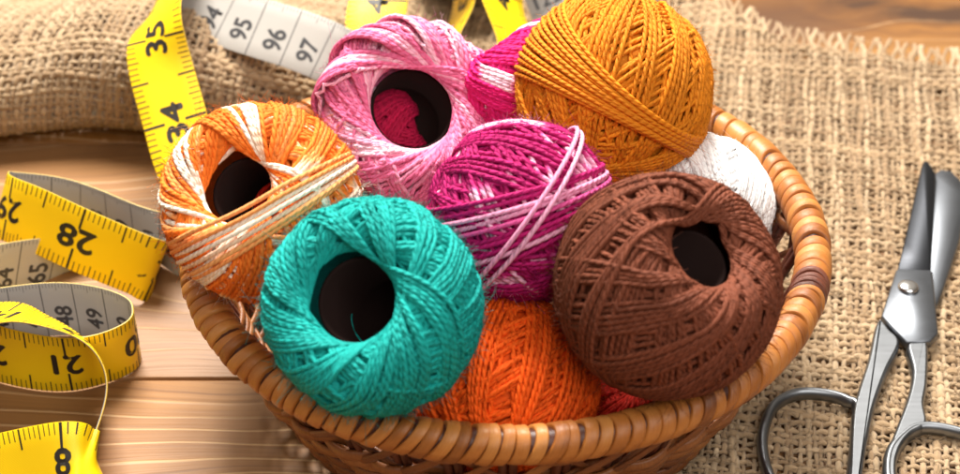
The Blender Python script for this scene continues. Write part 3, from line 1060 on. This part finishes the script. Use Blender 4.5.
# (scale reading in cm, centre, across direction) along the ribbon, in reading order
TAPE = [
    (15.2, (-14.95, -6.59, 2.04), (-0.45, 0.62, 0.64)),
    (17.8, (-12.65, -6.27, 2.46), (-0.45, 0.62, 0.64)),
    (20.3, (-10.68, -6.31, 3.05), (-0.45, 0.62, 0.64)),
    (21.3, (-10.18, -6.31, 2.89), (-0.45, 0.62, 0.64)),
    (22.0, (-9.89, -6.25, 2.65), (-0.43, 0.60, 0.68)),
    (22.5, (-9.85, -6.01, 2.13), (-0.43, 0.60, 0.68)),
    (23.5, (-10.12, -5.64, 1.31), (-0.42, 0.43, 0.80)),
    (25.1, (-10.80, -5.14, 0.32), (-0.20, -0.01, 0.98)),
    (27.7, (-11.09, -4.22, 0.20), (0.15, -0.64, 0.76)),
    (29.5, (-10.83, -3.12, 0.64), (0.21, -0.71, 0.68)),
    (31.0, (-10.52, -1.94, 1.50), (0.21, -0.72, 0.66)),
    (32.5, (-11.00, -1.28, 2.34), (0.22, -0.74, 0.63)),
    (34.0, (-12.20, -0.91, 2.82), (0.23, -0.82, 0.52)),
    (35.6, (-13.47, -0.58, 2.75), (0.27, -0.87, 0.42)),
    (38.1, (-15.45, 0.01, 1.56), (0.00, -0.99, 0.10)),
    (41.1, (-16.79, 1.34, 0.01), (0.00, 0.00, -1.00)),
    (43.7, (-15.54, 1.07, 1.00), (0.00, 0.00, -1.00)),
    (46.0, (-13.95, 1.55, 1.00), (0.00, 0.00, -1.00)),
    (47.5, (-12.58, 1.77, 1.00), (0.00, 0.00, -1.00)),
    (48.8, (-11.41, 1.59, 1.00), (0.00, 0.00, -1.00)),
    (49.8, (-10.52, 1.16, 1.00), (0.00, 0.00, -1.00)),
    (50.5, (-10.23, 0.69, 1.00), (0.00, 0.00, -1.00)),
    (51.3, (-10.42, 0.02, 1.00), (-0.12, -0.00, -0.99)),
    (53.3, (-11.90, -0.63, 1.00), (-0.30, 0.00, -0.95)),
    (55.9, (-14.16, -0.06, 1.00), (-0.30, 0.00, -0.95)),
    (58.4, (-15.82, 1.07, 1.00), (0.00, 0.00, -1.00)),
    (61.0, (-16.17, 2.52, 1.00), (0.00, 0.00, -1.00)),
    (63.5, (-14.63, 3.37, 1.05), (0.00, 0.00, -1.00)),
    (66.0, (-12.59, 5.06, 0.06), (-0.10, -0.02, -0.99)),
    (67.3, (-10.95, 4.90, 0.19), (-0.30, -0.22, -0.93)),
    (68.1, (-10.25, 4.23, 0.46), (-0.34, -0.28, -0.90)),
    (68.7, (-10.18, 3.65, 0.86), (-0.34, -0.28, -0.90)),
    (69.3, (-10.73, 3.56, 1.23), (-0.34, -0.28, -0.90)),
    (71.1, (-12.42, 4.07, 1.72), (-0.36, -0.32, -0.87)),
    (72.6, (-13.72, 4.59, 2.06), (-0.36, -0.32, -0.87)),
    (73.7, (-14.57, 5.01, 2.11), (-0.36, -0.32, -0.87)),
    (74.3, (-14.94, 5.50, 1.93), (-0.34, -0.31, -0.89)),
    (74.9, (-14.81, 6.05, 1.66), (-0.20, -0.13, -0.97)),
    (76.2, (-13.37, 6.24, 1.41), (0.00, 0.00, -1.00)),
    (77.7, (-12.14, 5.95, 1.21), (0.00, 0.00, -1.00)),
    (80.0, (-10.20, 4.96, 1.07), (0.00, 0.00, -1.00)),
    (82.0, (-8.84, 4.66, 0.85), (-0.53, -0.52, -0.67)),
    (83.8, (-8.78, 5.46, 1.55), (-0.89, -0.28, -0.35)),
    (85.3, (-9.47, 6.63, 2.73), (-0.97, -0.15, -0.20)),
    (86.4, (-9.85, 7.62, 3.50), (-0.97, -0.15, -0.20)),
    (87.9, (-10.33, 8.80, 4.53), (-0.97, -0.15, -0.20)),
    (89.2, (-10.55, 9.72, 5.38), (-0.88, 0.09, -0.47)),
    (90.2, (-10.40, 11.16, 5.60), (-0.62, 0.34, -0.71)),
    (91.7, (-10.30, 13.11, 5.49), (-0.63, 0.06, -0.78)),
    (93.0, (-10.32, 14.39, 4.54), (-0.61, -0.41, -0.68)),
    (93.2, (-9.60, 13.27, 4.07), (-0.45, -0.62, -0.64)),
    (94.8, (-8.03, 12.23, 4.05), (-0.45, -0.62, -0.64)),
    (96.2, (-6.43, 11.42, 3.99), (-0.45, -0.62, -0.64)),
    (97.5, (-5.14, 10.92, 3.67), (-0.45, -0.62, -0.64)),
    (99.6, (-4.11, 11.06, 2.71), (-0.71, -0.44, -0.56)),
    (101.6, (-3.73, 10.84, 3.24), (-0.97, -0.15, -0.20)),
    (102.9, (-3.98, 11.95, 3.85), (-0.98, -0.12, -0.16)),
    (104.1, (-3.95, 13.04, 4.43), (-0.99, 0.02, -0.14)),
    (105.7, (-3.45, 14.80, 5.06), (-0.91, 0.32, -0.25)),
    (107.2, (-2.26, 16.06, 5.04), (-0.30, -0.53, 0.79)),
    (108.5, (-1.26, 15.78, 3.87), (0.32, -0.75, 0.58)),
    (109.7, (-1.22, 15.05, 2.94), (0.40, -0.65, 0.64)),
    (111.3, (-1.72, 13.89, 2.28), (0.40, -0.58, 0.71)),
    (112.8, (-0.98, 12.75, 1.62), (0.00, -0.34, 0.94)),
    (114.3, (0.51, 13.06, 2.02), (-0.54, -0.18, 0.82)),
    (115.6, (0.42, 14.20, 2.67), (-0.72, -0.30, 0.62)),
    (116.8, (0.03, 15.36, 3.34), (-0.76, -0.36, 0.54)),
    (118.4, (0.21, 17.08, 3.92), (-0.93, -0.20, 0.31)),
    (119.9, (1.29, 18.41, 3.19), (-0.85, -0.33, -0.42)),
    (121.9, (2.03, 17.33, 1.80), (-0.86, -0.31, -0.40)),
    (124.0, (2.67, 16.14, 1.09), (-0.86, -0.31, -0.40)),
    (125.5, (3.16, 14.97, 0.40), (-0.86, -0.31, -0.40)),
]
TW_HALF = 0.98


def build_tape():
    root = thing('measuring_tape', (-12, 3, 0), 'yellow and white measuring tape curling in loops on the wood and over the burlap', 'measuring tape')
    u = np.array([r[0] for r in TAPE])
    C = np.array([r[1] for r in TAPE])
    W = np.array([r[2] for r in TAPE])
    n = 1600
    ts = np.linspace(0, len(TAPE) - 1 - 1e-9, n)
    Cs = spline(C, n)
    Ws = spline(W, n)
    # smooth a little along the ribbon
    ker = np.hanning(23)
    ker /= ker.sum()

    def smooth(a):
        p = np.pad(a, ((11, 11), (0, 0)), mode='reflect', reflect_type='odd')
        return np.stack([np.convolve(p[:, i], ker, 'valid') for i in range(a.shape[1])], -1)
    for _ in range(2):
        Cs = smooth(Cs)
        Ws = smooth(Ws)
    us = smooth(np.interp(ts, np.arange(len(u)), u)[:, None])[:, 0]
    us = np.maximum.accumulate(us) + np.arange(n) * 1e-6
    T = unit(np.gradient(Cs, axis=0))
    Ws = unit(Ws - (Ws * T).sum(-1, keepdims=True) * T)
    N = np.cross(T, Ws)

    def at(uu, vv, off):
        uu = np.asarray(uu, float)
        c = np.stack([np.interp(uu, us, Cs[:, i]) for i in range(3)], -1)
        wv = np.stack([np.interp(uu, us, Ws[:, i]) for i in range(3)], -1)
        nv = np.stack([np.interp(uu, us, N[:, i]) for i in range(3)], -1)
        return c + wv * np.asarray(vv)[..., None] + nv * np.asarray(off, float)[..., None]

    th = 0.028
    vs = np.array([-TW_HALF, -TW_HALF + .04, -.5, 0, .5, TW_HALF - .04, TW_HALF])
    ramp = np.array([.4, 1, 1, 1, 1, 1, .4])

    def side(sign, mat, name, lift):
        Vv = np.stack([Cs + Ws * v + N * sign * th * r * lift for v, r in zip(vs, ramp)], 1)
        k = len(vs)
        i, j = np.meshgrid(np.arange(n - 1), np.arange(k - 1), indexing='ij')
        q = [i * k + j, (i + 1) * k + j, (i + 1) * k + j + 1, i * k + j + 1]
        if sign < 0:
            q = q[::-1]
        F = np.stack(q, -1).reshape(-1, 4)
        uvv = np.stack(np.broadcast_arrays(us[:, None], vs[None]), -1).reshape(-1, 2)
        return Vv.reshape(-1, 3), F, uvv[F.ravel()]
    V1, F1, U1 = side(1, M_YELLOW, '', 1)
    mesh('yellow_face', V1, F1, M_YELLOW, root, U1)
    V2, F2, U2 = side(-1, M_WHITE, '', 1)
    mesh('white_face', V2, F2, M_WHITE, root, U2)
    # ribbon edges
    e = Acc()
    k = len(vs)
    for col, flip in ((0, False), (k - 1, True)):
        A = V1.reshape(n, k, 3)[:, col]
        B = V2.reshape(n, k, 3)[:, col]
        V = np.stack([A, B], 1).reshape(-1, 3)
        i = np.arange(n - 1)
        q = [2 * i, 2 * i + 1, 2 * i + 3, 2 * i + 2]
        if flip:
            q = q[::-1]
        e.add(V, np.stack(q, -1))
    e.build('ribbon_edge', plain('tape_edge', (0.62, 0.45, 0.10), .5), root)

    def bar(acc, u0, v0, v1, wd, sign):
        off = sign * (th + .006)
        vv = np.linspace(v0, v1, 4)
        a = at(np.full(4, u0 - wd / 2), vv, np.full(4, off))
        b = at(np.full(4, u0 + wd / 2), vv, np.full(4, off))
        V = np.concatenate([a, b])
        acc.add(V, np.array([(i, i + 1, i + 5, i + 4) for i in range(3)]))

    def glyphs(text):
        cu = bpy.data.curves.new('number', 'FONT')
        cu.body = text
        cu.align_x = 'CENTER'
        cu.align_y = 'CENTER'
        cu.resolution_u = 3
        o = bpy.data.objects.new('number', cu)
        COL.objects.link(o)
        dg = bpy.context.evaluated_depsgraph_get()
        me = o.evaluated_get(dg).to_mesh()
        V = np.array([v.co for v in me.vertices])
        F = [tuple(p.vertices) for p in me.polygons]
        T = []
        for f in F:
            for q in range(1, len(f) - 1):
                T.append((f[0], f[q], f[q + 1]))
        o.evaluated_get(dg).to_mesh_clear()
        bpy.data.objects.remove(o)
        return V, np.array(T)

    cache = {}

    def number(acc, text, u0, size, bold, mapper, off):
        if text not in cache:
            V, T = glyphs(text)
            cy = (V[:, 1].max() + V[:, 1].min()) / 2
            cx = (V[:, 0].max() + V[:, 0].min()) / 2
            V = V - [cx, cy, 0]
            cache[text] = (V / (V[:, 1].max() - V[:, 1].min()), T)
        V, T = cache[text]
        # embolden: draw it several times slightly shifted, each a hair above the last
        for q, (dx, dy) in enumerate(((0, 0), (bold, 0), (-bold, 0), (0, bold), (0, -bold))):
            x, y = (V[:, 0] * size + dx), (V[:, 1] * size + dy)
            uu, vv = mapper(x, y)
            acc.add(at(u0 + uu, vv, np.full(len(V), off + math.copysign(.0007 * q, off))), T)

    ink = Acc()
    k0, k1 = int(np.ceil(us[0] / 2.54 * 16)) + 1, int(us[-1] / 2.54 * 16) - 1
    for k in range(k0, k1):
        uu = k * 2.54 / 16
        if k % 16 == 0:
            ln, wd = .66, .075
        elif k % 8 == 0:
            ln, wd = .52, .055
        elif k % 4 == 0:
            ln, wd = .36, .034
        else:
            ln, wd = .30, .028
        bar(ink, uu, TW_HALF - .01, TW_HALF - ln, wd, 1)
        bar(ink, uu, -TW_HALF + .01, -TW_HALF + ln, wd, 1)
        if k % 16 == 0:
            number(ink, str(k // 16), uu, .66, .030, lambda x, y: (x * 1.22, y), th + .006)
    ink.build('inch_scale', M_INK, root, smooth=False)
    ink2 = Acc()
    for k in range(int(np.ceil(us[0] * 10)) + 1, int(us[-1] * 10) - 1):
        uu = k / 10
        if k % 10 == 0:
            bar(ink2, uu, -TW_HALF + .01, TW_HALF - .01, .026, -1)
            # figures run across the ribbon
            number(ink2, str(k // 10), uu - .40, .52, .020, lambda x, y: (-y, -x + .22), -(th + .006))
        else:
            bar(ink2, uu, -TW_HALF + .01, -TW_HALF + (.26 if k % 5 == 0 else .16), .014, -1)
    ink2.build('centimetre_scale', M_INKGREY, root, smooth=False)


build_tape()

# ------------------------------------------------------------------ scissors


def prism(acc, outline, z0, z1, bevel=.05, top_inset=None):
    """outline (n,2) ccw -> solid with a chamfered top"""
    P = np.asarray(outline, float)
    n = len(P)
    c = P.mean(0)
    e = unit(np.roll(P, -1, 0) - P)
    nin = np.stack([-e[:, 1], e[:, 0]], -1)
    nv = unit(nin + np.roll(nin, 1, 0))
    ins = P + nv * (bevel if top_inset is None else np.asarray(top_inset)[:, None])
    V = np.concatenate([np.c_[P, np.full(n, z0)], np.c_[P, np.full(n, z1 - bevel)], np.c_[ins, np.full(n, z1)]])
    i = np.arange(n)
    j = (i + 1) % n
    b = acc.n
    acc.add(V, np.concatenate([np.stack([i, j, j + n, i + n], -1), np.stack([i + n, j + n, j + 2 * n, i + 2 * n], -1)]))
    acc.F.setdefault(n, []).append(np.array([np.arange(2 * n, 3 * n), np.arange(n)[::-1]]) + b)
    acc.U.setdefault(n, []).append(np.zeros((2 * n, 2)))


def build_scissors():
    root = thing('scissors', (11.8, 3.0, 0.3), 'steel scissors with slightly open blades, lying on the burlap right of the basket', 'scissors')
    Z = 0.34
    # lower blade (right hand in the picture), pale
    a = Acc()
    prism(a, [(11.9, 3.6), (12.2, 2.2), (12.62, 2.6), (13.04, 3.56), (13.9, 5.6), (14.55, 7.7), (14.62, 8.6), (14.42, 9.15), (14.08, 9.25), (13.72, 8.9), (13.0, 6.5)][::1], Z - .02, Z + .17, .05)
    a.build('blade', M_PLATE, root, smooth=False)
    # upper blade, dark reflection painted into its ground face, with a bright cutting bevel
    b = Acc()
    prism(b, [(11.66, 3.9), (12.62, 3.85), (13.80, 8.75), (13.70, 9.42), (13.56, 9.46), (13.40, 9.1), (12.1, 5.2)], Z + .19, Z + .36, .05)
    ub = b.build('blade', M_BLADE, root, smooth=False)
    ub['label'] = 'upper blade with a dark reflection in its colour'
    b2 = Acc()
    prism(b2, [(10.78, 1.75), (11.28, 0.62), (11.95, 0.66), (12.25, 1.0), (12.66, 3.75), (12.6, 3.84), (11.68, 3.89), (11.6, 3.85)], Z + .17, Z + .42, .05)
    b2.build('pivot_plate', M_PLATE, root, smooth=False)
    # flat tapering shanks that run into the finger rings
    for shank, ring, top in (
            ([(10.66, 1.62), (10.09, -0.04), (9.61, -1.25), (9.28, -2.23), (8.87, -4.22), (8.45, -6.2), (8.75, -6.2), (9.23, -4.22), (9.60, -2.98), (9.97, -1.84), (10.53, -0.53), (11.10, 0.62), (10.94, 1.19)],
             [(9.50, -1.95), (9.28, -1.52), (8.73, -1.27), (7.98, -1.25), (7.31, -1.70), (6.90, -2.61), (6.76, -3.54), (6.86, -4.51), (7.32, -5.48), (8.01, -5.99), (8.60, -5.5), (9.00, -4.08)], .40),
            ([(11.62, 0.85), (11.30, 0.60), (11.24, -0.45), (10.93, -1.45), (10.41, -2.61), (9.98, -3.54), (9.75, -4.22), (9.67, -5.6), (9.97, -5.6), (10.09, -4.3), (10.32, -3.54), (10.72, -2.95), (11.22, -2.55), (11.32, -1.76), (11.59, -0.86), (11.91, 0.74)],
             [(10.70, -2.75), (11.15, -2.55), (11.70, -2.62), (12.31, -2.91), (12.83, -3.54), (12.98, -4.62), (12.61, -5.75), (11.6, -6.5), (10.5, -6.33), (9.92, -5.55), (9.86, -4.44), (10.12, -3.45)], .36)):
        h = Acc()
        Q = np.asarray(shank, float)
        n = len(Q)
        # densify the outline with a closed spline so that edges flow
        Q = spline(np.vstack([Q[-2:], Q, Q[:2]]), (n + 3) * 8 + 1)[16:16 + n * 8]
        n = len(Q)
        e = unit(np.roll(Q, -1, 0) - np.roll(Q, 1, 0))
        nin = np.stack([-e[:, 1], e[:, 0]], -1)
        sect = [(0, .02), (0, top - .16), (.02, top - .07), (.06, top - .015), (.095, top)]
        V = np.concatenate([np.c_[Q + nin * a_, np.full(n, Z + z_)] for a_, z_ in sect])
        i, k = np.meshgrid(np.arange(len(sect) - 1), np.arange(n), indexing='ij')
        h.add(V, np.stack([i * n + k, i * n + (k + 1) % n, (i + 1) * n + (k + 1) % n, (i + 1) * n + k], -1).reshape(-1, 4))
        h.F.setdefault(n, []).append(np.array([np.arange((len(sect) - 1) * n, len(sect) * n)]))
        h.U.setdefault(n, []).append(np.zeros((n, 2)))
        P = np.array([(x, y, Z + .17) for x, y in ring])
        V, F, uv, m = curve_tube(P, .145, 16, None, flat=1.4, closed=True)
        h.add(V, F, uv)
        o = h.build('handle', M_GRIP, root)
        for pl in o.data.polygons:
            if len(pl.vertices) > 4:
                pl.use_smooth = False
    s = Acc()
    ang = np.linspace(0, 2 * PI, 28, False)
    rings = [(.30, 0), (.30, .07), (.26, .12), (.15, .15), (.001, .16)]
    V = np.concatenate([np.stack([11.78 + r * np.cos(ang), 2.98 + r * np.sin(ang), np.full(28, Z + .415 + z)], -1) for r, z in rings])
    i, k = np.meshgrid(np.arange(4), np.arange(28), indexing='ij')
    s.add(V, np.stack([i * 28 + k, i * 28 + (k + 1) % 28, (i + 1) * 28 + (k + 1) % 28, (i + 1) * 28 + k], -1).reshape(-1, 4))
    s.build('pivot_screw', M_SCREW, root)


build_scissors()
